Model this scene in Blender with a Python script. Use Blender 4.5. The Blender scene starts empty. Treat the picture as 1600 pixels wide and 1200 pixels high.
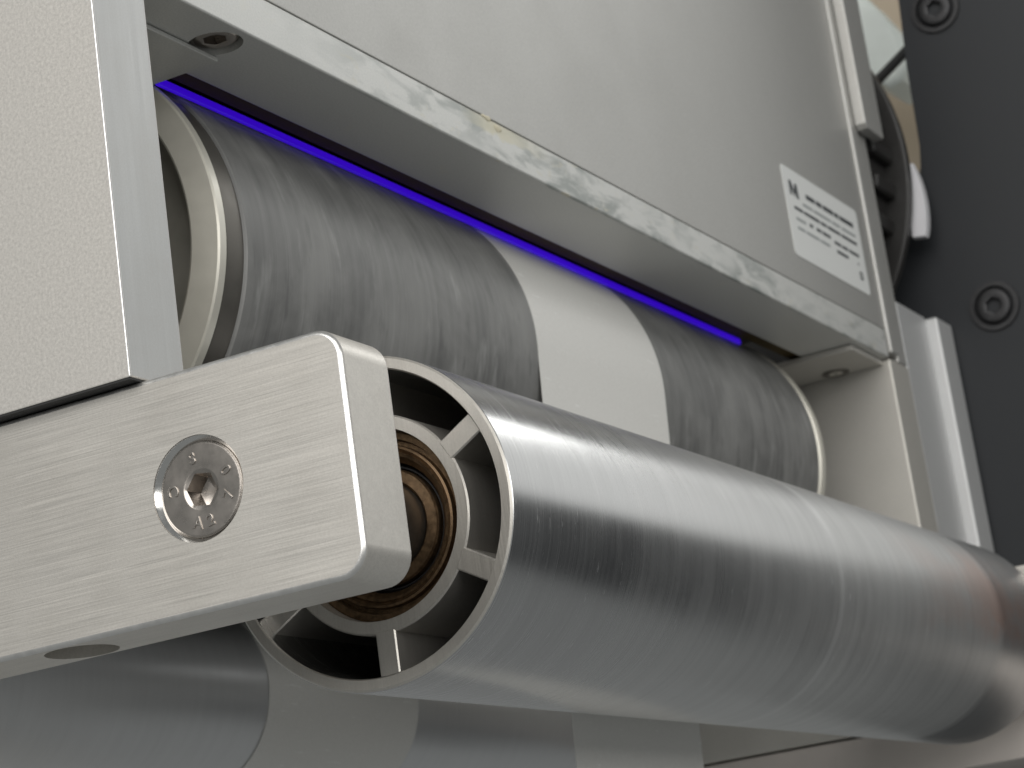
import bpy, bmesh, math, random
from mathutils import Vector, Matrix
random.seed(7)
S = 0.001                                   # everything below is laid out in millimetres
scene = bpy.context.scene
COL = scene.collection

# ------------------------------------------------------------------ camera
cam = bpy.data.cameras.new('camera'); camo = bpy.data.objects.new('camera', cam); COL.objects.link(camo)
RIGHT = Vector((0.470397, -0.871716, -0.137254))
DOWN = Vector((0.158243, 0.236341, -0.958698))
FWD = Vector((0.868151, 0.429249, 0.249117))
CPOS = Vector((-308.34, -210.27, -85.42))
M = Matrix((RIGHT, -DOWN, -FWD)).transposed().to_4x4()
M.translation = CPOS * S
camo.matrix_world = M
cam.sensor_width = 36.0; cam.lens = 3725.5 / 1600 * 36.0
cam.clip_start = 0.01; cam.clip_end = 50
cam.dof.use_dof = True; cam.dof.focus_distance = 0.405; cam.dof.aperture_fstop = 60
scene.camera = camo

# ------------------------------------------------------------------ world, workshop ceiling lamps, added fill and highlight lamps
world = bpy.data.worlds.new('World'); scene.world = world; world.use_nodes = True
bg = world.node_tree.nodes['Background']
bg.inputs[0].default_value = (0.97, 1.0, 0.99, 1); bg.inputs[1].default_value = 0.24

def area(name, loc, target, sx, sy, power, col):
    l = bpy.data.lights.new(name, 'AREA'); l.shape = 'RECTANGLE'; l.size = sx; l.size_y = sy
    l.energy = power; l.color = col
    o = bpy.data.objects.new(name, l); COL.objects.link(o)
    o.location = loc
    o.rotation_euler = (Vector(target) - Vector(loc)).to_track_quat('-Z', 'Y').to_euler()
    return o
area('ceiling_or_fill_lamp', (-2.2, -0.5, 1.2), (0.1, 0, 0.05), 2.6, 2.2, 66, (1.0, 0.98, 0.95))
area('ceiling_or_fill_lamp', (2.2, -0.75, 1.35), (0.2, 0, 0.05), 3.0, 2.0, 15, (1.0, 1.0, 0.98))
area('ceiling_or_fill_lamp', (-1.0, -2.1, 0.5), (0.15, 0, 0.0), 1.6, 0.9, 18, (1.0, 0.99, 0.96))  # low front fill, added to lift the lower parts and edge highlights
area('highlight_lamp', (1.8, -0.40, 1.02), (0.2, 0, 0.05), 1.2, 0.06, 2.4, (1.0, 1.0, 0.98))  # narrow lamp added to draw a crisp highlight line on the idler

vs = scene.view_settings
vs.view_transform = 'Standard'; vs.look = 'None'; vs.exposure = -0.12; vs.gamma = 1.0; vs.use_curve_mapping = False

# ------------------------------------------------------------------ material helpers
class NT:
    def __init__(self, name):
        self.m = bpy.data.materials.new(name); self.m.use_nodes = True
        self.t = self.m.node_tree; self.p = self.t.nodes['Principled BSDF']
    def n(self, kind, **kw):
        nd = self.t.nodes.new(kind)
        for k, v in kw.items():
            if k.startswith('i_'):
                nd.inputs[k[2:].replace('_', ' ')].default_value = v
            else: setattr(nd, k, v)
        return nd
    def l(self, a, b): self.t.links.new(a, b)
    def coords(self, scale=(1, 1, 1), rotary=False):
        """object coordinates in millimetres; rotary: (x, angle * 45, radius) about the X axis"""
        tc = self.n('ShaderNodeTexCoord')
        if not rotary:
            mp = self.n('ShaderNodeMapping'); mp.inputs['Scale'].default_value = [1000 * s for s in scale]
            self.l(tc.outputs['Object'], mp.inputs['Vector']); return mp.outputs[0]
        sp = self.n('ShaderNodeSeparateXYZ'); self.l(tc.outputs['Object'], sp.inputs[0])
        ng = self.math('MULTIPLY', sp.outputs[1], -1.0)
        at = self.math('ARCTAN2', sp.outputs[2], ng)
        cb = self.n('ShaderNodeCombineXYZ')
        self.l(self.math('MULTIPLY', sp.outputs[0], 1000 * scale[0]), cb.inputs[0])
        self.l(self.math('MULTIPLY', at, 45 * scale[1]), cb.inputs[1])
        return cb.outputs[0]
    def math(self, op, a, b=0.0, clamp=False):
        nd = self.n('ShaderNodeMath', operation=op, use_clamp=clamp)
        for i, v in enumerate((a, b)):
            if isinstance(v, (int, float)): nd.inputs[i].default_value = v
            else: self.l(v, nd.inputs[i])
        return nd.outputs[0]
    def noise(self, vec, scale=1.0, detail=3.0, rough=0.55, dist=0.0):
        nd = self.n('ShaderNodeTexNoise'); nd.inputs['Scale'].default_value = scale
        nd.inputs['Detail'].default_value = detail; nd.inputs['Roughness'].default_value = rough
        nd.inputs['Distortion'].default_value = dist
        self.l(vec, nd.inputs['Vector']); return nd.outputs['Fac']
    def ramp(self, fac, stops):
        nd = self.n('ShaderNodeValToRGB'); e = nd.color_ramp.elements
        while len(e) < len(stops): e.new(0.5)
        for el, (p, c) in zip(e, stops):
            el.position = p; el.color = (c, c, c, 1) if isinstance(c, (int, float)) else (*c, 1)
        self.l(fac, nd.inputs[0]); return nd.outputs[0]
    def mix(self, fac, a, b, mode='MIX'):
        nd = self.n('ShaderNodeMix', data_type='RGBA', blend_type=mode)
        for sock, v in ((nd.inputs[0], fac), (nd.inputs[6], a), (nd.inputs[7], b)):
            if isinstance(v, (int, float)): sock.default_value = v
            elif isinstance(v, tuple): sock.default_value = (*v, 1)
            else: self.l(v, sock)
        return nd.outputs[2]
    def bump(self, h, strength, dist=0.0001, normal=None):
        nd = self.n('ShaderNodeBump'); nd.inputs['Strength'].default_value = strength
        nd.inputs['Distance'].default_value = dist; self.l(h, nd.inputs['Height'])
        if normal is not None: self.l(normal, nd.inputs['Normal'])
        return nd.outputs[0]
    def set(self, **kw):
        for k, v in kw.items():
            s = self.p.inputs[{'color': 'Base Color', 'rough': 'Roughness', 'metal': 'Metallic', 'normal': 'Normal', 'spec': 'Specular IOR Level',
                               'aniso': 'Anisotropic', 'coat': 'Coat Weight'}[k]]
            if isinstance(v, (int, float)): s.default_value = v
            elif isinstance(v, tuple): s.default_value = (*v, 1)
            else: self.l(v, s)
        return self.m

MAT = {}
def anodised(key, col, rough=0.5, metal=0.75, grain=0.12, stain=0.08):
    k = NT(key); v = k.coords()
    fine = k.noise(v, 1.7, 2.0, 0.8)
    big = k.noise(v, 0.035, 4.0, 0.6)
    c = k.mix(k.ramp(fine, [(0.3, 0.0), (0.7, 1.0)]), tuple(x * (1 - grain) for x in col), tuple(min(1, x * (1 + grain)) for x in col))
    c = k.mix(k.ramp(big, [(0.35, 0.0), (0.7, stain)]), c, (0.30, 0.29, 0.26))
    r = k.ramp(big, [(0.3, rough - 0.02), (0.7, rough + 0.03)])
    MAT[key] = k.set(color=c, rough=r, metal=metal, normal=k.bump(fine, 0.12, 0.00006)); return MAT[key]
def brushed(key, col, axis, rough=0.38, metal=0.9, depth=0.5):
    k = NT(key)
    sc = [1.5, 1.5, 1.5]; sc[axis] = 0.014
    v = k.coords(sc); v2 = k.coords([0.5 if i != axis else 0.016 for i in range(3)]); v3 = k.coords()
    a = k.noise(v, 3.2, 3.0, 0.65); b = k.noise(v2, 1.0, 3.0, 0.6); g = k.noise(v3, 2.4, 2.0, 0.7)
    d = k.noise(v3, 0.06, 4.0, 0.6)
    h = k.math('ADD', k.math('MULTIPLY', a, 0.6), k.math('MULTIPLY', b, 0.4))
    c = k.mix(k.ramp(h, [(0.3, 0.0), (0.7, 1.0)]), tuple(x * 0.88 for x in col), tuple(min(1, x * 1.06) for x in col))
    c = k.mix(k.ramp(g, [(0.35, 0.16), (0.62, 0.0)]), c, (0.35, 0.33, 0.3))
    c = k.mix(k.ramp(d, [(0.45, 0.0), (0.75, 0.16)]), c, (0.34, 0.31, 0.26))
    MAT[key] = k.set(color=c, rough=k.ramp(a, [(0.3, rough - 0.07), (0.7, rough + 0.08)]), metal=metal, normal=k.bump(h, depth, 0.00005)); return MAT[key]
def plain(key, col, rough, metal=0.0, var=0.1, nscale=0.8, bump=0.15, spec=0.5):
    k = NT(key); v = k.coords(); f = k.noise(v, nscale, 4.0, 0.6)
    c = k.mix(f, tuple(x * (1 - var) for x in col), tuple(min(1, x * (1 + var)) for x in col))
    MAT[key] = k.set(color=c, rough=k.ramp(f, [(0.3, max(0.02, rough - 0.05)), (0.7, rough + 0.05)]), metal=metal, spec=spec, normal=k.bump(f, bump, 0.00005)); return MAT[key]

anodised('anodised_panel', (0.61, 0.588, 0.552), 0.52, 0.6, 0.14, 0.06)
anodised('anodised_grey', (0.485, 0.48, 0.46), 0.47, 0.55, 0.08, 0.05)
anodised('inner_wall', (0.62, 0.60, 0.555), 0.5, 0.55, 0.05, 0.15)
brushed('brushed_arm', (0.73, 0.70, 0.65), 1, 0.42, 0.75, 0.45)
brushed('brushed_edge', (0.52, 0.525, 0.52), 2, 0.42, 0.7, 0.2)
anodised('brushed_post', (0.56, 0.565, 0.565), 0.5, 0.4, 0.04, 0.04)
plain('stainless', (0.46, 0.425, 0.39), 0.30, 1.0, 0.06, 0.35, 0.08)
plain('polished_bore', (0.74, 0.73, 0.71), 0.16, 1.0, 0.05)
plain('cast_grey', (0.40, 0.385, 0.34), 0.5, 0.2, 0.15, 0.2)
plain('edge_break', (0.74, 0.73, 0.71), 0.33, 0.9, 0.15, 0.6, 0.3)
plain('zinc_dark', (0.20, 0.185, 0.165), 0.38, 0.9, 0.3, 0.6)
plain('black_oxide', (0.035, 0.035, 0.037), 0.35, 0.6, 0.3, 0.6)
plain('black_paint', (0.018, 0.020, 0.023), 0.52, 0.0, 0.12, 2.0, 0.3, 0.35)
plain('pulley_black', (0.022, 0.021, 0.020), 0.45, 0.0, 0.3, 0.3, 0.2, 0.4)
plain('cavity', (0.02, 0.018, 0.015), 0.7, 0.0)
plain('seal_brown', (0.055, 0.034, 0.002), 0.8, 0.0, 0.3, 0.5)
plain('beige_paint', (0.40, 0.335, 0.25), 0.6, 0.0, 0.1, 0.02)
plain('pale_plastic', (0.76, 0.82, 0.78), 0.4, 0.0, 0.15, 0.05)
plain('white_plastic', (0.66, 0.655, 0.68), 0.35, 0.0, 0.05, 0.1)
plain('rubber_cable', (0.02, 0.02, 0.02), 0.6)
plain('pink_grey_paint', (0.62, 0.57, 0.53), 0.55, 0.1, 0.06, 0.1)
plain('ring_metal', (0.68, 0.655, 0.58), 0.36, 0.35, 0.08, 0.25)
plain('dark_collar', (0.15, 0.14, 0.125), 0.4, 0.7, 0.15, 0.3)
plain('sticker', (0.76, 0.77, 0.755), 0.45, 0.0, 0.03, 0.3, 0.05)
plain('glue', (0.62, 0.57, 0.42), 0.5, 0.0, 0.25, 0.8, 0.5)
plain('print_ink', (0.06, 0.065, 0.07), 0.5, 0.0, 0.3, 0.5, 0.0)
plain('print_light', (0.30, 0.32, 0.32), 0.5, 0.0, 0.2, 0.9, 0.0)

def m_bearing():
    k = NT('bearing_bronze'); v = k.coords((1, 1, 1), True); o = k.coords()
    f = k.noise(o, 0.9, 5.0, 0.65); s = k.noise(k.coords((6, 0.2, 1), True), 1.0, 2.0)
    c = k.mix(k.ramp(f, [(0.3, 0.0), (0.7, 1.0)]), (0.08, 0.052, 0.03), (0.20, 0.13, 0.072))
    MAT['bearing'] = k.set(color=c, rough=k.ramp(f, [(0.3, 0.28), (0.7, 0.5)]), metal=0.8, normal=k.bump(f, 0.3, 0.0001))
m_bearing()

def m_idler():
    k = NT('turned_aluminium')
    ring = k.noise(k.coords((3.0, 0.012, 1), True), 1.0, 4.0, 0.75)
    ring2 = k.noise(k.coords((0.35, 0.02, 1), True), 1.0, 3.0, 0.6)
    scr = k.noise(k.coords((2.2, 0.09, 1), True), 1.0, 3.0, 0.6, 0.3)
    spk = k.noise(k.coords((0.9, 0.16, 1), True), 1.0, 2.0, 0.5)
    cloud = k.noise(k.coords((0.05, 0.03, 1), True), 1.0, 4.0, 0.6)
    fine = k.noise(k.coords((2.5, 2.5, 1), True), 1.0, 2.0, 0.7)
    tc = k.n('ShaderNodeTexCoord'); sp = k.n('ShaderNodeSeparateXYZ'); k.l(tc.outputs['Object'], sp.inputs[0])
    x = k.math('MULTIPLY', sp.outputs[0], 1000.0 / 335.0)           # 0..1 along the roller
    xw = k.math('ADD', x, k.math('MULTIPLY', k.math('SUBTRACT', cloud, 0.5), 0.22))
    worn = k.ramp(xw, [(0.10, 0.0), (0.34, 0.55), (0.55, 1.0), (0.80, 1.0)])
    edge = k.ramp(x, [(0.848, 1.0), (0.868, 0.5)])                  # web never touches the last centimetres
    worn = k.math('MULTIPLY', worn, edge)
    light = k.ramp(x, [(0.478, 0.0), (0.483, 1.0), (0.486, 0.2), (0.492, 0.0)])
    base = k.mix(ring, (0.38, 0.38, 0.38), (0.64, 0.64, 0.638))
    base = k.mix(k.math('MULTIPLY', worn, 0.75), base, k.mix(ring2, (0.50, 0.50, 0.49), (0.70, 0.70, 0.685)))
    mark = k.math('MULTIPLY', k.ramp(scr, [(0.66, 0.0), (0.72, 1.0)]), k.ramp(spk, [(0.50, 0.0), (0.60, 1.0)]))
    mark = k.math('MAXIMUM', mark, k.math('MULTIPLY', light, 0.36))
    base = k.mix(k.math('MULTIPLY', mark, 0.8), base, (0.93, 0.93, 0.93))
    orange = k.math('MULTIPLY', k.ramp(x, [(0.60, 0.0), (0.78, 0.55), (0.86, 1.0), (1.0, 0.6)]), k.ramp(k.noise(k.coords((0.03, 0.035, 1), True), 1.0, 3.0), [(0.36, 0.0), (0.56, 1.0)]))
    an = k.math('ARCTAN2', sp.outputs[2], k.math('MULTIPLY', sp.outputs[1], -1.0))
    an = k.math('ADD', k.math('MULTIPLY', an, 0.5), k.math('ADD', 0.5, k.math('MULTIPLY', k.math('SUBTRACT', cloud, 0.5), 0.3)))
    orange = k.math('MULTIPLY', orange, k.ramp(an, [(0.33, 0.0), (0.42, 1.0), (0.68, 0.7), (0.85, 0.0)]))
    base = k.mix(k.math('MULTIPLY', orange, 0.62), base, (0.60, 0.34, 0.25))  # orange tint, strongest near the far end
    rgh = k.math('ADD', k.ramp(ring, [(0.3, 0.19), (0.7, 0.29)]), k.math('MULTIPLY', worn, 0.18))
    rgh = k.math('ADD', rgh, k.math('MULTIPLY', mark, 0.3))
    met = k.math('SUBTRACT', 1.0, k.math('MULTIPLY', worn, 0.2))
    h = k.math('ADD', ring, k.math('MULTIPLY', fine, 0.25))
    band = k.noise(k.coords((0.16, 0.003, 1), True), 1.0, 4.0, 0.65)
    base = k.mix(k.ramp(band, [(0.3, 0.16), (0.52, 0.0)]), base, (0.30, 0.30, 0.295))
    base = k.mix(k.ramp(band, [(0.55, 0.0), (0.75, 0.2)]), base, (0.78, 0.78, 0.77))
    rgh = k.math('ADD', rgh, k.math('MULTIPLY', k.math('SUBTRACT', band, 0.5), 0.06))
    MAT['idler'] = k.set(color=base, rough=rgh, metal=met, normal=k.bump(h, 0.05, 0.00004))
m_idler()

def m_rubber():
    k = NT('worn_rubber')
    r1 = k.noise(k.coords((0.35, 0.008, 1), True), 1.0, 3.0, 0.5)
    r2 = k.noise(k.coords((1.5, 0.022, 1), True), 1.0, 2.0, 0.5)
    cl = k.noise(k.coords((0.045, 0.035, 1), True), 1.0, 4.0, 0.6, 0.4)
    sm = k.noise(k.coords((0.20, 0.045, 1), True), 1.0, 4.0, 0.6)
    ln = k.noise(k.coords((2.4, 0.004, 1), True), 1.0, 2.0, 0.5)
    c = k.mix(k.ramp(r1, [(0.32, 0.0), (0.68, 1.0)]), (0.145, 0.145, 0.142), (0.205, 0.205, 0.20))
    c = k.mix(k.math('MULTIPLY', k.ramp(cl, [(0.42, 0.0), (0.66, 1.0)]), 0.5), c, (0.35, 0.348, 0.338))
    c = k.mix(k.math('MULTIPLY', k.ramp(ln, [(0.56, 0.0), (0.70, 1.0)]), k.ramp(cl, [(0.38, 0.1), (0.6, 0.45)])), c, (0.40, 0.40, 0.39))
    c = k.mix(k.math('MULTIPLY', k.ramp(ln, [(0.30, 1.0), (0.38, 0.0)]), 0.35), c, (0.10, 0.10, 0.098))
    c = k.mix(k.math('MULTIPLY', k.ramp(sm, [(0.58, 0.0), (0.70, 1.0)]), 0.4), c, (0.42, 0.42, 0.41))
    c = k.mix(k.math('MULTIPLY', k.ramp(sm, [(0.33, 1.0), (0.42, 0.0)]), 0.45), c, (0.10, 0.10, 0.10))
    MAT['rubber'] = k.set(color=c, rough=k.ramp(cl, [(0.3, 0.42), (0.7, 0.58)]), metal=0.15, spec=0.45, normal=k.bump(ln, 0.10, 0.00005))
m_rubber()

def m_steelroll():
    k = NT('smooth_steel_roll')
    f = k.noise(k.coords((0.4, 0.02, 1), True), 1.0, 3.0, 0.6); o = k.noise(k.coords(), 0.05, 4.0, 0.6)
    c = k.mix(f, (0.58, 0.585, 0.59), (0.66, 0.665, 0.67))
    MAT['steelroll'] = k.set(color=c, rough=k.ramp(o, [(0.3, 0.30), (0.7, 0.34)]), metal=0.6)
m_steelroll()

def m_paper():
    k = NT('coated_paper'); v = k.coords()
    f = k.noise(v, 1.6, 3.0, 0.65); b = k.noise(v, 0.03, 3.0)
    s = k.noise(k.coords((0.12, 1.1, 1.1)), 1.0, 3.0, 0.6)
    c = k.mix(k.ramp(f, [(0.3, 0.0), (0.7, 1.0)]), (0.70, 0.69, 0.66), (0.76, 0.75, 0.72))
    c = k.mix(k.ramp(s, [(0.66, 0.0), (0.72, 0.7)]), c, (0.90, 0.90, 0.88))
    MAT['paper'] = k.set(color=c, rough=0.42, spec=0.4, normal=k.bump(k.math('ADD', k.math('MULTIPLY', f, 0.05), b), 0.25, 0.0006))
m_paper()

def m_lip():
    k = NT('stained_rail'); v = k.coords(); sv = k.coords((0.07, 0.3, 0.22))
    fine = k.noise(v, 2.2, 2.0, 0.7)
    st = k.noise(sv, 1.0, 5.0, 0.6, 0.6); st2 = k.noise(k.coords((0.12, 0.3, 0.3)), 1.0, 5.0, 0.65, 0.8)
    tc = k.n('ShaderNodeTexCoord'); sp = k.n('ShaderNodeSeparateXYZ'); k.l(tc.outputs['Object'], sp.inputs[0])
    x = k.math('MULTIPLY', sp.outputs[0], 1000.0 / 400.0)
    front = k.ramp(k.math('MULTIPLY', sp.outputs[1], 1000.0), [(0.62, 1.0), (0.9, 0.0)])   # only the front face is stained
    along = k.ramp(x, [(0.10, 0.12), (0.30, 0.8), (0.6, 1.0), (1.0, 1.0)])
    c = k.mix(k.ramp(fine, [(0.3, 0.0), (0.7, 1.0)]), (0.58, 0.585, 0.565), (0.69, 0.69, 0.665))
    patch = k.ramp(k.noise(k.coords((0.02, 0.1, 0.05)), 1.0, 3.0, 0.6, 0.5), [(0.40, 0.15), (0.58, 1.0)])
    along = k.math('MULTIPLY', along, patch)
    m1 = k.math('MULTIPLY', k.math('MULTIPLY', k.ramp(st, [(0.44, 0.0), (0.60, 1.0)]), along), front)
    c = k.mix(k.math('MULTIPLY', m1, 0.8), c, (0.25, 0.275, 0.262))
    m2 = k.math('MULTIPLY', k.math('MULTIPLY', k.ramp(st2, [(0.60, 0.0), (0.68, 1.0)]), along), front)
    c = k.mix(k.math('MULTIPLY', m2, 0.8), c, (0.60, 0.56, 0.44))
    gl = k.math('MULTIPLY', k.ramp(x, [(0.29, 0.0), (0.325, 1.0), (0.345, 0.8), (0.40, 0.0)]), k.ramp(k.math('ADD', k.math('MULTIPLY', sp.outputs[2], 110.0), k.math('MULTIPLY', st2, 0.6)), [(0.9, 0.0), (1.0, 1.0)]))
    c = k.mix(k.math('MULTIPLY', k.math('MULTIPLY', gl, front), 0.75), c, (0.62, 0.58, 0.42))
    m3 = k.math('MULTIPLY', k.ramp(k.noise(k.coords((0.10, 0.12, 0.1)), 1.0, 5.0, 0.65), [(0.62, 0.0), (0.68, 1.0)]), 0.5)
    c = k.mix(m3, c, (0.66, 0.65, 0.6))
    MAT['lip'] = k.set(color=c, rough=k.ramp(fine, [(0.3, 0.42), (0.7, 0.52)]), metal=0.3, normal=k.bump(k.math('ADD', fine, m2), 0.25, 0.00008))
m_lip()

def m_uv():
    k = NT('uv_glow')
    v = k.coords((0.01, 0.01, 1.0)); f = k.noise(v, 1.6, 2.0, 0.5)
    k.set(color=(0.02, 0.0, 0.1), rough=0.3)
    k.l(k.mix(f, (0.020, 0.0, 0.46), (0.05, 0.004, 0.72)), k.p.inputs['Emission Color']); k.p.inputs['Emission Strength'].default_value = 0.8
    MAT['uv'] = k.m
m_uv()

# ------------------------------------------------------------------ geometry helpers (millimetres in, metres out)
def finish(bm, name, mat, parent=None, origin=(0, 0, 0), smooth=35):
    """bm in world millimetres; the object's origin goes to `origin`"""
    o0 = Vector(origin)
    for v in bm.verts: v.co = (v.co - o0) * S
    bmesh.ops.recalc_face_normals(bm, faces=bm.faces)
    me = bpy.data.meshes.new(name); bm.to_mesh(me); bm.free()
    if smooth:
        for p in me.polygons: p.use_smooth = True
        me.set_sharp_from_angle(angle=math.radians(smooth))
    o = bpy.data.objects.new(name, me); COL.objects.link(o)
    me.materials.append(MAT[mat] if isinstance(mat, str) else mat)
    if smooth:
        wn = o.modifiers.new('weighted_normals', 'WEIGHTED_NORMAL'); wn.weight = 100; wn.keep_sharp = True
    if parent is not None:
        o.parent = parent; o.location = (o0 * S) - parent.matrix_world.translation if parent.parent is None else (0, 0, 0)
    else: o.location = o0 * S
    bpy.context.view_layer.update()
    return o
def tag(o, label, cat, group=None, kind=None):
    o['label'] = label; o['category'] = cat
    if group: o['group'] = group
    if kind: o['kind'] = kind
    return o
def empty(name, loc, label, cat, group=None):
    o = bpy.data.objects.new(name, None); COL.objects.link(o); o.location = Vector(loc) * S
    o.empty_display_size = 0.01
    bpy.context.view_layer.update()
    return tag(o, label, cat, group)
def box(bm, x0, x1, y0, y1, z0, z1, bevel=0.0, seg=2):
    r = bmesh.ops.create_cube(bm, size=1.0)
    for v in r['verts']:
        v.co = Vector(((x0 + x1) / 2 + v.co.x * (x1 - x0), (y0 + y1) / 2 + v.co.y * (y1 - y0), (z0 + z1) / 2 + v.co.z * (z1 - z0)))
    if bevel:
        es = list({e for v in r['verts'] for e in v.link_edges})
        bmesh.ops.bevel(bm, geom=es, offset=bevel, segments=seg, profile=0.5, affect='EDGES')
def lathe(bm, prof, yc=0, zc=0, seg=128, closed=False):
    rings = []
    for x, r in prof:
        if r <= 1e-6: rings.append([bm.verts.new((x, yc, zc))])
        else: rings.append([bm.verts.new((x, yc + r * math.cos(2 * math.pi * i / seg), zc + r * math.sin(2 * math.pi * i / seg))) for i in range(seg)])
    n = len(rings); pairs = [(i, (i + 1) % n) for i in range(n if closed else n - 1)]
    for a, b in pairs:
        A, B = rings[a], rings[b]
        for i in range(seg):
            j = (i + 1) % seg
            if len(A) == 1 and len(B) == 1: continue
            if len(A) == 1: bm.faces.new((A[0], B[j], B[i]))
            elif len(B) == 1: bm.faces.new((A[i], A[j], B[0]))
            else: bm.faces.new((A[i], A[j], B[j], B[i]))
def prism(bm, poly, axis, a0, a1, bevel=0.0, seg=3, sides=('a0', 'a1')):
    """poly in the two remaining axes, extruded from a0 to a1 along `axis`"""
    def P(p, a):
        return (a, p[0], p[1]) if axis == 0 else ((p[0], a, p[1]) if axis == 1 else (p[0], p[1], a))
    A = [bm.verts.new(P(p, a0)) for p in poly]; B = [bm.verts.new(P(p, a1)) for p in poly]
    fa = bm.faces.new(A); fb = bm.faces.new(list(reversed(B)))
    n = len(poly)
    for i in range(n): bm.faces.new((A[i], B[i], B[(i + 1) % n], A[(i + 1) % n]))
    if bevel:
        es = set()
        if 'a0' in sides: es |= set(fa.edges)
        if 'a1' in sides: es |= set(fb.edges)
        bmesh.ops.bevel(bm, geom=list(es), offset=bevel, segments=seg, profile=0.5, affect='EDGES')
def rrect(x0, x1, z0, z1, r, n=8, corners=(1, 1, 1, 1)):
    pts = []
    for (cx, cz, a, on) in ((x1 - r, z1 - r, 0, corners[0]), (x0 + r, z1 - r, 90, corners[1]), (x0 + r, z0 + r, 180, corners[2]), (x1 - r, z0 + r, 270, corners[3])):
        if not on:
            pts.append((x1 if a in (0, 270) else x0, z1 if a in (0, 90) else z0)); continue
        for i in range(n + 1):
            t = math.radians(a + 90 * i / n); pts.append((cx + r * math.cos(t), cz + r * math.sin(t)))
    return pts
def cut(o, cutters):
    o.modifiers.clear()
    for c in cutters:
        md = o.modifiers.new('cut', 'BOOLEAN'); md.operation = 'DIFFERENCE'; md.solver = 'EXACT'; md.object = c
    bpy.context.view_layer.update()
    dg = bpy.context.evaluated_depsgraph_get()
    me = bpy.data.meshes.new_from_object(o.evaluated_get(dg))
    o.modifiers.clear(); wn = o.modifiers.new('weighted_normals', 'WEIGHTED_NORMAL'); wn.weight = 100; wn.keep_sharp = True; old = o.data; o.data = me; bpy.data.meshes.remove(old)
    for p in me.polygons: p.use_smooth = True
    me.set_sharp_from_angle(angle=math.radians(35))
    for c in cutters: bpy.data.objects.remove(c, do_unlink=True)

# ================================================================== LEFT SIDE PLATE
bm = bmesh.new(); box(bm, -2.5, 13.0, 9.0, 150, 20.35, 320, 0.35, 2)
bmg = bmesh.new(); box(bmg, -2.35, 12.8, 9.2, 150, 20.05, 20.33)
sp_ = finish(bm, 'side_plate', 'anodised_panel', None, (-2.5, 9, 20.35))
sp_.data.materials.append(MAT['brushed_edge']); sp_.data.materials.append(MAT['edge_break'])
for p in sp_.data.polygons:
    if -0.95 < p.normal.y < -0.25 and p.normal.x < -0.25: p.material_index = 2
    if p.normal.y < -0.95: p.material_index = 1      # front edge in a darker brushed material, its face bead blasted
finish(bmg, 'shade_strip', 'rubber_cable', sp_, (-2.5, 9, 20.35))  # dark strip standing in for the shade under the plate
tag(sp_, 'matte silver side plate standing above the flat bar at the left edge', 'side plate')

# ================================================================== SUPPORT BAR
bm = bmesh.new()
BV = 0.85; RG = []                                   # rounded edges: each ring is the outline drawn in a little further
for x_, ins in [(BV * (1 - math.cos(math.radians(90 * i / 4))), BV * (1 - math.sin(math.radians(90 * i / 4)))) for i in range(5)] + \
              [(14.5 - BV * (1 - math.cos(math.radians(90 * i / 4))), BV * (1 - math.sin(math.radians(90 * i / 4)))) for i in (4, 3, 2, 1, 0)]:
    RG.append([bm.verts.new((x_, p[0], p[1])) for p in rrect(-29.3 + ins, 170, -20 + ins, 20 - ins, 5.0 - ins, 10, (0, 1, 1, 0))])
for A_, B_ in zip(RG[:-1], RG[1:]):
    for i in range(len(A_)): bm.faces.new((A_[i], A_[(i + 1) % len(A_)], B_[(i + 1) % len(A_)], B_[i]))
bm.faces.new(RG[0]); bm.faces.new(list(reversed(RG[-1])))
arm = finish(bm, 'support_bar', 'brushed_arm', None, (0, 60, -20))
bm = bmesh.new(); lathe(bm, [(-5, 0), (-5, 8.75), (0.5, 8.7), (5.2, 3.6), (20, 3.6), (20, 0)], 0, 0, 96)
c1 = finish(bm, 'cutter', 'brushed_arm', None, (0, 0, 0))
bm = bmesh.new(); r = bmesh.ops.create_cone(bm, cap_ends=True, segments=64, radius1=6.2, radius2=6.2, depth=20)
for v in r['verts']: v.co += Vector((7.0, 31.0, -22))
c2 = finish(bm, 'cutter', 'brushed_arm', None, (0, 0, 0))
cut(arm, [c1, c2])
arm.data.materials.append(MAT['polished_bore']); arm.data.materials.append(MAT['edge_break'])
for p in arm.data.polygons:
    c_ = (p.center + Vector((0, 60, -20)) * S) / S
    if math.hypot(c_.y, c_.z) < 8.8 and c_.x > 0.05: p.material_index = 1
    elif -0.985 < p.normal.x < -0.2 and c_.y < 165 and c_.x < 0.9: p.material_index = 2
tag(arm, 'thick brushed aluminium flat bar with rounded end corners, holding the spoked roller', 'bar')

# ---- countersunk screw in the bar
sc = empty('countersunk_screw', (0.9, 0, 0), 'stainless countersunk hex socket screw sunk in the brushed flat bar', 'screw')
def hexr(t, af):                                    # radius of a hexagon (flat to flat af) at angle t
    t = (t + math.radians(8)) % (math.pi / 3) - math.pi / 6
    return af / 2 / math.cos(t)
bm = bmesh.new(); N = 96
def ring_(x, rf): return [bm.verts.new((x, -rf(2 * math.pi * i / N) * math.cos(2 * math.pi * i / N), rf(2 * math.pi * i / N) * math.sin(2 * math.pi * i / N))) for i in range(N)]
rs = [ring_(5.2, lambda t: 3.4), ring_(1.9, lambda t: 7.75), ring_(1.2, lambda t: 7.82), ring_(0.95, lambda t: 7.55), ring_(0.9, lambda t: 7.3), ring_(0.9, lambda t: 3.45),
      ring_(1.0, lambda t: 3.2), ring_(1.2, lambda t: hexr(t, 5.2)), ring_(4.9, lambda t: hexr(t, 5.0))]
for a, b in zip(rs[:-1], rs[1:]):
    for i in range(N): bm.faces.new((a[i], a[(i + 1) % N], b[(i + 1) % N], b[i]))
cv = bm.verts.new((5.6, 0, 0))
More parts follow.
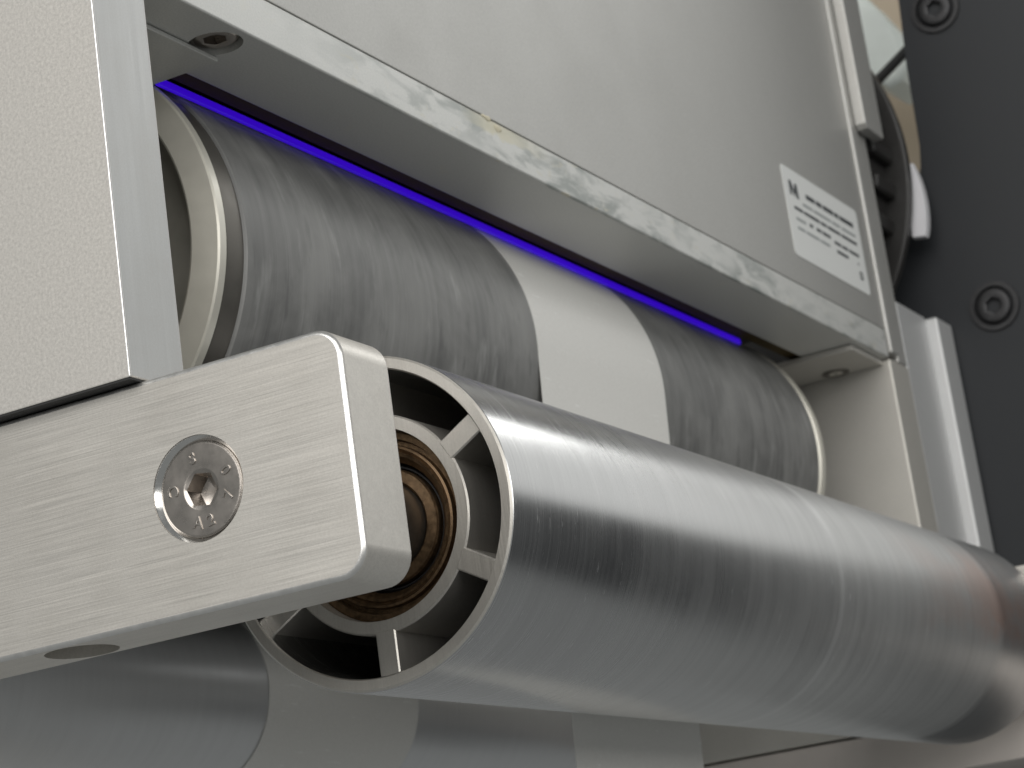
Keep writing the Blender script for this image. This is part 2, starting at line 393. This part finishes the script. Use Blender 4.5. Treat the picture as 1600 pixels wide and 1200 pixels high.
for i in range(N): bm.faces.new((rs[-1][i], rs[-1][(i + 1) % N], cv))
finish(bm, 'screw_head', 'stainless', sc, (0.9, 0, 0), 28)
def letter(ch, ang, rad, size, parent, x):
    cu = bpy.data.curves.new('t', 'FONT'); cu.body = ch; cu.size = size; cu.align_x = 'CENTER'; cu.align_y = 'CENTER'; cu.extrude = 0.12; cu.bevel_depth = 0.07; cu.bevel_resolution = 1
    to = bpy.data.objects.new('t', cu); COL.objects.link(to); bpy.context.view_layer.update()
    me = bpy.data.meshes.new_from_object(to.evaluated_get(bpy.context.evaluated_depsgraph_get()))
    bpy.data.objects.remove(to, do_unlink=True)
    bm = bmesh.new(); bm.from_mesh(me)
    a = math.radians(ang)                           # 0 = image right (-Y), counter-clockwise as seen from the front
    up = Vector((0, math.cos(a), -math.sin(a)))     # the tops of the stamped characters point at the socket
    ri = Vector((0, -up.z, up.y))
    c = Vector((x, -rad * math.cos(a), rad * math.sin(a)))
    for v in bm.verts: v.co = c + ri * v.co.x + up * v.co.y + Vector((-v.co.z, 0, 0))
    finish(bm, 'stamped_character', 'stainless', parent, (0.9, 0, 0), 40)
for ch, ang in (('A', -103), ('2', -77), ('7', -22), ('0', 22), ('S', 102), ('C', 172)): letter(ch, ang, 5.5, 2.7, sc, 0.9)

# ================================================================== FRONT IDLER ROLLER
IX0, IX1, IR = 50.0, 385.0, 30.1
idl = empty('idler_roller', (IX0, 0, 0), 'polished aluminium spoked roller carried by the brushed bar, nearest the camera', 'roller')
bm = bmesh.new()
lathe(bm, [(IX0 + 6, 27.6), (IX0 + 0.5, 27.6), (IX0 + 0.35, 27.7), (IX0 + 0.35, IR - 0.15), (IX0 + 0.5, IR), (IX0 + 60, IR), (IX0 + 120, IR), (IX0 + 180, IR), (IX0 + 240, IR), (IX1 - 18, IR), (IX1 - 1, IR), (IX1, IR - 1), (IX1, 27.7), (IX1 - 6, 27.7)], seg=192, closed=True)
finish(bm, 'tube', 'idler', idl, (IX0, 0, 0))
brushed('cut_end', (0.60, 0.575, 0.53), 2, 0.42, 0.8, 0.3)
bm = bmesh.new(); lathe(bm, [(IX0 + 0.34, 27.7), (IX0, 27.9), (IX0, IR - 0.5), (IX0 + 0.34, IR - 0.1)], seg=192, closed=True)
finish(bm, 'end_rim', 'cut_end', idl, (IX0, 0, 0), 20)
bm = bmesh.new()
lathe(bm, [(53.0, 17.5), (53.0, 19.6), (53.3, 19.9), (380, 19.9), (380, 17.4), (53.3, 17.4)], seg=128, closed=True)
finish(bm, 'hub', 'cut_end', idl, (IX0, 0, 0))
for i in range(6):
    bm = bmesh.new(); box(bm, 52.9, 378, 19.2, 28.0, -2.05, 2.05, 0.25, 1)
    a = math.radians(30 + 60 * i)
    bmesh.ops.rotate(bm, verts=bm.verts, cent=(0, 0, 0), matrix=Matrix.Rotation(a, 3, 'X'))
    finish(bm, 'spoke', 'cut_end', idl, (IX0, 0, 0))
bm = bmesh.new()
lathe(bm, [(70, 17.35), (56.4, 17.35), (56.2, 17.0), (56.2, 15.9), (57.6, 15.6), (57.6, 14.9), (56.5, 14.7), (56.3, 14.3), (56.9, 14.0), (57.1, 13.75), (56.8, 13.5), (57.0, 13.0), (58.4, 11.9), (62, 11.9), (62, 17.35)], seg=128, closed=True)
bear = finish(bm, 'bearing', 'bearing', idl, (IX0, 0, 0), 25)
bm = bmesh.new(); lathe(bm, [(60.2, 11.8), (59.6, 11.3), (59.6, 11.0), (60.2, 10.8), (62, 10.8), (62, 11.8)], seg=96, closed=True)
finish(bm, 'seal', 'black_oxide', bear, (IX0, 0, 0))
bm = bmesh.new(); lathe(bm, [(58.6, 10.7), (58.2, 10.4), (58.0, 8.6), (58.4, 8.15), (64, 8.15), (64, 10.7)], seg=96, closed=True)
finish(bm, 'inner_ring', 'bearing', bear, (IX0, 0, 0))
bm = bmesh.new(); lathe(bm, [(14.6, 0), (14.6, 8.0), (378, 8.0), (378, 0)], seg=64)
finish(bm, 'shaft', 'zinc_dark', idl, (IX0, 0, 0))

# ================================================================== RUBBER ROLLER
MY, MZ, MR = 67.56, 64.1, 44.5
MX0, MX1 = 50.0, 369.6
mr = empty('rubber_roller', (MX0, MY, MZ), 'large dark grey rubber covered roller under the violet lit housing', 'roller')
bm = bmesh.new()
lathe(bm, [(59.0, 42.0), (59.0, MR - 0.6), (59.5, MR), (120, MR), (200, MR), (280, MR), (363.5, MR), (364, MR - 0.5), (364, 42)], MY, MZ, 192, True)
finish(bm, 'rubber_sleeve', 'rubber', mr, (MX0, MY, MZ))
bm = bmesh.new(); lathe(bm, [(53, 41), (53, 43.6), (53.6, 43.9), (58.9, 43.9), (58.9, 41)], MY, MZ, 160, True)
finish(bm, 'dark_collar', 'dark_collar', mr, (MX0, MY, MZ))
bm = bmesh.new(); lathe(bm, [(56, 38.8), (49.2, 38.8), (48.5, 39.0), (48.35, 39.4), (49.8, 44.25), (50.2, 44.6), (52.2, 44.6), (53.0, 43.7), (53.0, 41), (56, 41)], MY, MZ, 160, True)
finish(bm, 'end_ring', 'ring_metal', mr, (MX0, MY, MZ), 25)
bm = bmesh.new(); lathe(bm, [(54.5, 38.9), (54.5, 14), (52, 13.5), (52, 0)], MY, MZ, 128)
finish(bm, 'end_cap', 'cast_grey', mr, (MX0, MY, MZ))
bm = bmesh.new(); lathe(bm, [(364.1, 41), (364.1, 43.6), (365.5, 43.6), (366, 44.5), (369, 44.6), (369.6, 44.1), (369.6, 41)], MY, MZ, 160, True)
finish(bm, 'far_end_ring', 'ring_metal', mr, (MX0, MY, MZ))
bm = bmesh.new(); lathe(bm, [(13.2, 0), (13.2, 12), (406.3, 12), (406.3, 0)], MY, MZ, 48)
finish(bm, 'journal', 'zinc_dark', mr, (MX0, MY, MZ))

# ================================================================== LOWER ROLLER
LY, LZ, LR = 131.5, -2.0, 23.2
lo = empty('steel_roller', (14, LY, LZ), 'smooth dark steel roller low behind the flat bar', 'roller')
bm = bmesh.new(); lathe(bm, [(16, 8), (16, LR - 0.8), (16.8, LR), (130, LR), (260, LR), (398, LR), (398, 8)], LY, LZ, 160, True)
finish(bm, 'roll_face', 'steelroll', lo, (14, LY, LZ))
bm = bmesh.new(); lathe(bm, [(13.5, 0), (13.5, 7.8), (406, 7.8), (406, 0)], LY, LZ, 48)
finish(bm, 'journal', 'zinc_dark', lo, (14, LY, LZ))

# ================================================================== PAPER WEB : one ribbon over the rubber roller, down, and up round the steel roller
WX0, WX1, TH = 180.0, 251.8, 0.18
path = []
a0, a1 = math.radians(20), math.radians(183.0)
for i in range(61):
    a = a0 + (a1 - a0) * i / 60; path.append((MY + (MR + 0.12) * math.cos(a), MZ + (MR + 0.12) * math.sin(a)))
y, z = path[-1]
for i in range(1, 25): path.append((y + 0.0575 * 7.0 * i, z - 7.0 * i))
yb, zb = path[-1]; rad = 25.0
for i in range(1, 17):
    a = math.pi + math.pi / 2 * i / 16; path.append((yb + rad + rad * math.cos(a), zb + rad * math.sin(a)))
ta = math.radians(238); ty, tz = LY + (LR + 0.12) * math.cos(ta), LZ + (LR + 0.12) * math.sin(ta)
dy, dz = -math.sin(ta), math.cos(ta)                 # back along the tangent
qy, qz = ty + dy * 110, tz + dz * 110
yy, zz = path[-1]
for i in range(1, 11): path.append((yy + (qy - yy) * i / 10, zz))
for i in range(1, 11):
    a = -math.pi / 2 + (math.radians(58) + math.pi / 2) * i / 10
    rr = (qz - zz) / (1 + math.sin(math.radians(58))); path.append((qy + rr * math.cos(a), zz + rr + rr * math.sin(a)))
py, pz = path[-1]
for i in range(1, 13): path.append((py + (ty - py) * i / 13, pz + (tz - pz) * i / 13))
for i in range(0, 41):
    a = math.radians(238 - 200 * i / 40); path.append((LY + (LR + 0.12) * math.cos(a), LZ + (LR + 0.12) * math.sin(a)))
bm = bmesh.new(); xs = [WX0 + (WX1 - WX0) * i / 6 for i in range(7)]
grid = []
for j, (y, z) in enumerate(path):
    p0 = path[max(0, j - 1)]; p1 = path[min(len(path) - 1, j + 1)]
    t = Vector((p1[0] - p0[0], p1[1] - p0[1])).normalized(); nrm = Vector((t.y, -t.x))
    grid.append(([bm.verts.new((x, y, z)) for x in xs], [bm.verts.new((x, y - nrm.x * TH, z - nrm.y * TH)) for x in xs]))
for (A, A2), (B, B2) in zip(grid[:-1], grid[1:]):
    for i in range(6):
        bm.faces.new((A[i], A[i + 1], B[i + 1], B[i])); bm.faces.new((A2[i + 1], A2[i], B2[i], B2[i + 1]))
    bm.faces.new((A[0], B[0], B2[0], A2[0])); bm.faces.new((A[6], A2[6], B2[6], B[6]))
tag(finish(bm, 'paper_web', 'paper', None, (WX0, MY, -120), 60), 'pale paper web wrapped round the rubber roller and hanging down behind the spoked roller', 'paper web')

# ================================================================== LAMP HOUSING
ho = empty('lamp_housing', (13.2, 9, 95.5), 'grey metal lamp housing with a stained bottom rail above the rubber roller', 'housing')
HO = (13.2, 9, 95.5)
bm = bmesh.new(); box(bm, 13.2, 409.0, 9.5, 13, 105.5, 330, 0.3)
finish(bm, 'front_panel', 'anodised_grey', ho, HO)
bm = bmesh.new(); box(bm, 13.2, 406.3, 9.0, 28.4, 95.5, 104.9, 0.45)
rail = finish(bm, 'bottom_rail', 'lip', ho, HO)
bm = bmesh.new(); r = bmesh.ops.create_cone(bm, cap_ends=True, segments=64, radius1=5.3, radius2=5.3, depth=10)
for v in r['verts']: v.co += Vector((45.0, 16.0, 98.0))
c1 = finish(bm, 'cutter', 'lip', None, (0, 0, 0)); cut(rail, [c1])
bm = bmesh.new(); box(bm, 13.2, 406, 28.5, 33.2, 96.6, 110); finish(bm, 'slot_lining', 'seal_brown', ho, HO)
bm = bmesh.new(); box(bm, 13.2, 406, 36.5, 140, 112, 116); finish(bm, 'inner_roof', 'cavity', ho, HO)
bm = bmesh.new(); box(bm, 13.2, 406, 136, 140, 20, 111.8); finish(bm, 'inner_back', 'cavity', ho, HO)
bm = bmesh.new(); box(bm, 50.5, 341.5, 33.4, 34.3, 94.3, 96.0, 0.15, 1)
finish(bm, 'ultraviolet_lamp', 'uv', ho, HO)['label'] = 'glowing violet ultraviolet lamp strip'
for x0, x1, y0 in ((409.4, 416.4, 8.6), (416.6, 425.2, 9.2)):
    bm = bmesh.new(); box(bm, x0, x1, y0, 16, 97.5 if x0 < 412 else 95.6, 330, 0.8, 3); finish(bm, 'side_trim', 'anodised_grey', ho, HO)
bm = bmesh.new(); prism(bm, [(413.5, 330), (413.5, 176.5), (415.0, 175.0), (430.3, 175.0), (431.0, 176.0), (431.0, 330)], 1, 4.6, 8.4, 0.5, 2)
fl = finish(bm, 'hinge_plate', 'anodised_grey', ho, HO)
# ---- dried glue on the rail's upper edge
random.seed(3)
for (x, z, w, h) in ((141.5, 104.8, 2.2, 0.6), (146.5, 103.6, 1.8, 0.8)):
    bm = bmesh.new(); r = bmesh.ops.create_icosphere(bm, subdivisions=3, radius=1.0)
    for v in r['verts']:
        f = 1 + 0.35 * math.sin(5 * v.co.x + 3 * v.co.z + x) * math.sin(4 * v.co.z + z) + random.uniform(-0.12, 0.12)
        v.co = Vector((x + v.co.x * w * f, 9.0 + v.co.y * 0.22, z + v.co.z * h * f))
    finish(bm, 'glue_residue', 'glue', ho, HO)
# ---- socket screw recessed in the rail underside
def socket_screw(name, loc, rad, hexaf, mat, label, axis, depth=2.0, group=None, dome=0.5):
    """axis: direction the head looks"""
    e = empty(name, loc, label, 'screw', group)
    bm = bmesh.new(); n = 48
    def rg(h, rf): return [bm.verts.new((rf(2 * math.pi * i / n) * math.cos(2 * math.pi * i / n), rf(2 * math.pi * i / n) * math.sin(2 * math.pi * i / n), h)) for i in range(n)]
    hx = lambda t: hexaf / 2 / math.cos((t % (math.pi / 3)) - math.pi / 6)
    L = [rg(-3.0, lambda t: rad), rg(-dome, lambda t: rad), rg(-0.1 * dome, lambda t: rad * 0.86), rg(0.0, lambda t: rad * 0.7), rg(0.0, lambda t: hexaf * 0.62), rg(-0.15, hx), rg(-depth, hx)]
    for a, b in zip(L[:-1], L[1:]):
        for i in range(n): bm.faces.new((a[i], a[(i + 1) % n], b[(i + 1) % n], b[i]))
    c = bm.verts.new((0, 0, -depth - 0.4))
    for i in range(n): bm.faces.new((L[-1][i], L[-1][(i + 1) % n], c))
    q = Vector((0, 0, 1)).rotation_difference(Vector(axis))
    for v in bm.verts: v.co = Vector(loc) + q @ v.co
    finish(bm, 'screw_head', mat, e, loc, 28); return e
socket_screw('socket_screw', (45.0, 16.0, 96.2), 4.6, 4.2, 'stainless', 'dull socket screw recessed in the underside of the stained housing rail', (0, 0, -1))

# ---- mounting plates under the rail
bm = bmesh.new(); box(bm, 13.2, 50.2, 19.2, 36.0, 94.4, 95.3, 0.1, 1)
tag(finish(bm, 'mounting_plate', 'lip', None, (13.2, 19.2, 94.4)), 'thin scuffed metal plate under the housing rail beside the left side plate', 'plate')
bm = bmesh.new(); box(bm, 377.5, 406.2, 11.5, 40, 93.5, 95.3, 0.25)
tag(finish(bm, 'mounting_plate', 'inner_wall', None, (377.5, 11.5, 93.5)), 'small metal plate under the housing rail in the corner by the right inner wall', 'plate')
socket_screw('plate_screw', (400.6, 25.6, 92.9), 2.6, 2.0, 'ring_metal', 'small screw in the corner plate below the right end of the housing rail', (0, 0, -1), 0.8)
bm = bmesh.new(); r = bmesh.ops.create_cone(bm, cap_ends=True, segments=40, radius1=4.4, radius2=4.4, depth=0.4)
for v in r['verts']: v.co += Vector((400.6, 25.6, 93.28))
finish(bm, 'washer', 'zinc_dark', bpy.data.objects['plate_screw'], (400.6, 25.6, 92.9))

# ================================================================== RIGHT FRAME
fr = empty('end_stand', (406.5, 9, -20), 'pale metal end stand with a stepped upright at the far right end of the rollers', 'stand')
FO = (406.5, 9, -20)
bm = bmesh.new(); box(bm, 406.5, 424.8, 9.0, 150, -20, 95.2, 0.6, 3); finish(bm, 'inner_wall', 'inner_wall', fr, FO)
bm = bmesh.new(); box(bm, 425.4, 454.8, 9.2, 15.5, -20, 118.2, 0.5, 2); finish(bm, 'front_strip', 'brushed_post', fr, FO)
bm = bmesh.new(); box(bm, 455.0, 471.5, 5.2, 15.2, -20, 117.6, 0.9, 3); finish(bm, 'upright', 'brushed_post', fr, FO)
bm = bmesh.new(); box(bm, 395.0, 406.3, -29.3, 26, -20, 20, 0.6, 2)
tag(finish(bm, 'support_bar', 'brushed_arm', None, (395, 26, -20)), 'far flat bar holding the other end of the spoked roller', 'bar')
bm = bmesh.new(); box(bm, 407.6, 470, -60, 130, -35.5, -20.7, 0.5)
tag(finish(bm, 'base_rail', 'pink_grey_paint', None, (407.6, -60, -35.5)), 'pinkish grey base rail below the far end of the spoked roller', 'rail')

# ================================================================== NAMEPLATE STICKER
st = empty('sticker', (335, 9.4, 115), 'white rectangular type plate sticker on the grey housing panel', 'sticker')
bm = bmesh.new(); prism(bm, rrect(335.0, 400.0, 114.8, 143.6, 1.6, 6), 1, 9.30, 9.46); finish(bm, 'sticker_sheet', 'sticker', st, (335, 9.4, 115))
def ink(u0, u1, v0, v1, mat='print_ink'):           # millimetres from the upper left corner of the sticker
    bm = bmesh.new(); box(bm, 335 + u0, 335 + u1, 9.26, 9.30, 143.6 - v1, 143.6 - v0)
    finish(bm, 'printed_line', mat, st, (335, 9.4, 115), 0)
bm = bmesh.new(); prism(bm, [(339.5, 139.6), (341.5, 139.6), (343.2, 136.8), (344.3, 139.4), (346.3, 139.4), (346.6, 134.6), (344.6, 134.6), (344.2, 136.6), (342.9, 134.4), (341.3, 137.2), (340.9, 134.8), (339.3, 134.8)], 1, 9.26, 9.30)
finish(bm, 'printed_emblem', 'print_ink', st, (335, 9.4, 115), 0)
u = 18.0
for w in (7.5, 5.0, 9.0, 3.5, 12.5): ink(u, u + w, 5.6, 7.2); u += w + 1.0
for row, (v, mat, segs) in enumerate(((9.4, 'print_light', ((14, 22), (23, 38), (39, 46), (47.5, 60))), (12.0, 'print_ink', ((6, 13), (14, 27), (28, 33), (34, 45), (46, 60))),
      (15.6, 'print_light', ((6, 14),)), (15.2, 'print_ink', ((17, 20), (23, 27), (28, 35))), (18.6, 'print_light', ((6, 12), (13, 24), (25, 33))),
      (16.0, 'print_ink', ((38, 44), (45, 50), (51, 60))), (18.8, 'print_ink', ((39, 49),)))):
    for a, b in segs: ink(a, b, v, v + (0.9 if mat == 'print_light' else 1.1), mat)
for a, v0, v1 in ((57.6, 19.0, 20.0), (57.6, 22.0, 24.6), (59.6, 22.0, 24.6)): ink(a, a + 0.9, v0, v1)
for v in (22.0, 24.0): ink(57.6, 60.5, v, v + 0.6)

# ================================================================== FAR RIGHT: black panel, pulley, background
bm = bmesh.new()
prism(bm, [(45, -130), (45, 138), (14, 156), (5.4, 176), (4.7, 184), (3.9, 214), (2.3, 238), (-2, 340), (-75, 340), (-75, 62), (-300, 62), (-300, -130)], 0, 473, 479, 0.4, 2)  # low forward extension is added, so the idler reflects a dark band
tag(finish(bm, 'black_panel', 'black_paint', None, (473, -40, -120)), 'matte black machine panel at the right edge', 'panel')
G = 'black screws in the black panel'
for (y, z), lb in (((-10.2, 231.0), 'black socket screw near the top edge of the black panel'), ((-10.5, 120.6), 'black socket screw in the black panel beside the stepped upright')):
    e = socket_screw('panel_screw', (471.0, y, z), 6.4, 5.0, 'black_oxide', lb, (-1, 0, 0), 2.4, G, 1.4)
    bm = bmesh.new(); lathe(bm, [(472.9, 6.8), (472.0, 7.0), (472.0, 8.6), (472.9, 8.8)], y, z, 48, True)
    finish(bm, 'washer', 'black_oxide', e, (471.0, y, z))
PY, PZ_ = 89.5, 175.5
pu = empty('drive_pulley', (440, PY, PZ_), 'black toothed drive pulley half hidden behind the lamp housing', 'pulley')
bm = bmesh.new(); lathe(bm, [(452, 30), (452, 84.0), (452.6, 85), (456, 85), (456.5, 84), (456.5, 30)], PY, PZ_, 128, True); finish(bm, 'flange', 'pulley_black', pu, (440, PY, PZ_))
bm = bmesh.new(); lathe(bm, [(432, 30), (432, 77), (451.9, 77), (451.9, 30)], PY, PZ_, 96, True); finish(bm, 'drum', 'pulley_black', pu, (440, PY, PZ_))
for i in range(40):
    bm = bmesh.new(); box(bm, 433, 451.8, 76, 80.5, -2.6, 2.6, 0.8, 1)
    a = 2 * math.pi * i / 40
    bmesh.ops.rotate(bm, verts=bm.verts, cent=(0, 0, 0), matrix=Matrix.Rotation(a, 3, 'X'))
    bmesh.ops.translate(bm, verts=bm.verts, vec=(0, PY, PZ_))
    finish(bm, 'tooth', 'pulley_black', pu, (440, PY, PZ_))
bm = bmesh.new(); poly = []
for i in range(13): a = math.radians(171 + 18 * i / 12); w = 1.2 * math.sin(math.pi * (i + 0.6) / 13.2) ** 0.8; poly.append((PY + (85.6 + w) * math.cos(a), PZ_ - 15 + (85.6 + w) * math.sin(a)))
for i in range(13): a = math.radians(189 - 18 * i / 12); poly.append((PY + 81 * math.cos(a), PZ_ - 15 + 81 * math.sin(a)))
prism(bm, poly, 0, 459, 463, 0.6, 2)
tag(finish(bm, 'pulley_guard', 'white_plastic', None, (459, PY - 84, PZ_)), 'bright white plastic sliver beside the black pulley', 'guard')
bm = bmesh.new(); box(bm, 640, 650, -60, 330, 60, 560)
o = finish(bm, 'back_wall', 'beige_paint', None, (640, 100, 60)); o['kind'] = 'structure'
bm = bmesh.new()
prism(bm, [(60, 300), (39, 281), (33, 270), (27.5, 261), (27, 250), (31, 243), (37, 241), (46, 250), (58, 262), (75, 280)], 0, 560, 590, 4.0, 4)
tag(finish(bm, 'plastic_cover', 'pale_plastic', None, (560, 45, 243)), 'pale greenish white plastic cover behind the lamp housing', 'cover')
def tube(name, pts, rad, mat, label, cat):
    bm = bmesh.new(); rings = []
    P = [Vector(p) for p in pts]
    for j, p in enumerate(P):
        t = (P[min(j + 1, len(P) - 1)] - P[max(j - 1, 0)]).normalized()
        u = t.cross(Vector((1, 0, 0))).normalized(); w = t.cross(u)
        rings.append([bm.verts.new(p + (u * math.cos(2 * math.pi * i / 16) + w * math.sin(2 * math.pi * i / 16)) * rad) for i in range(16)])
    for a, b in zip(rings[:-1], rings[1:]):
        for i in range(16): bm.faces.new((a[i], a[(i + 1) % 16], b[(i + 1) % 16], b[i]))
    bm.faces.new(rings[0]); bm.faces.new(list(reversed(rings[-1])))
    return tag(finish(bm, name, mat, None, tuple(P[0])), label, cat)
tube('cable', [(548, 60 - 4.2 * i, 226 + 2.6 * i) for i in range(10)], 2.0, 'rubber_cable', 'short black cable crossing in front of the pale plastic cover', 'cable')
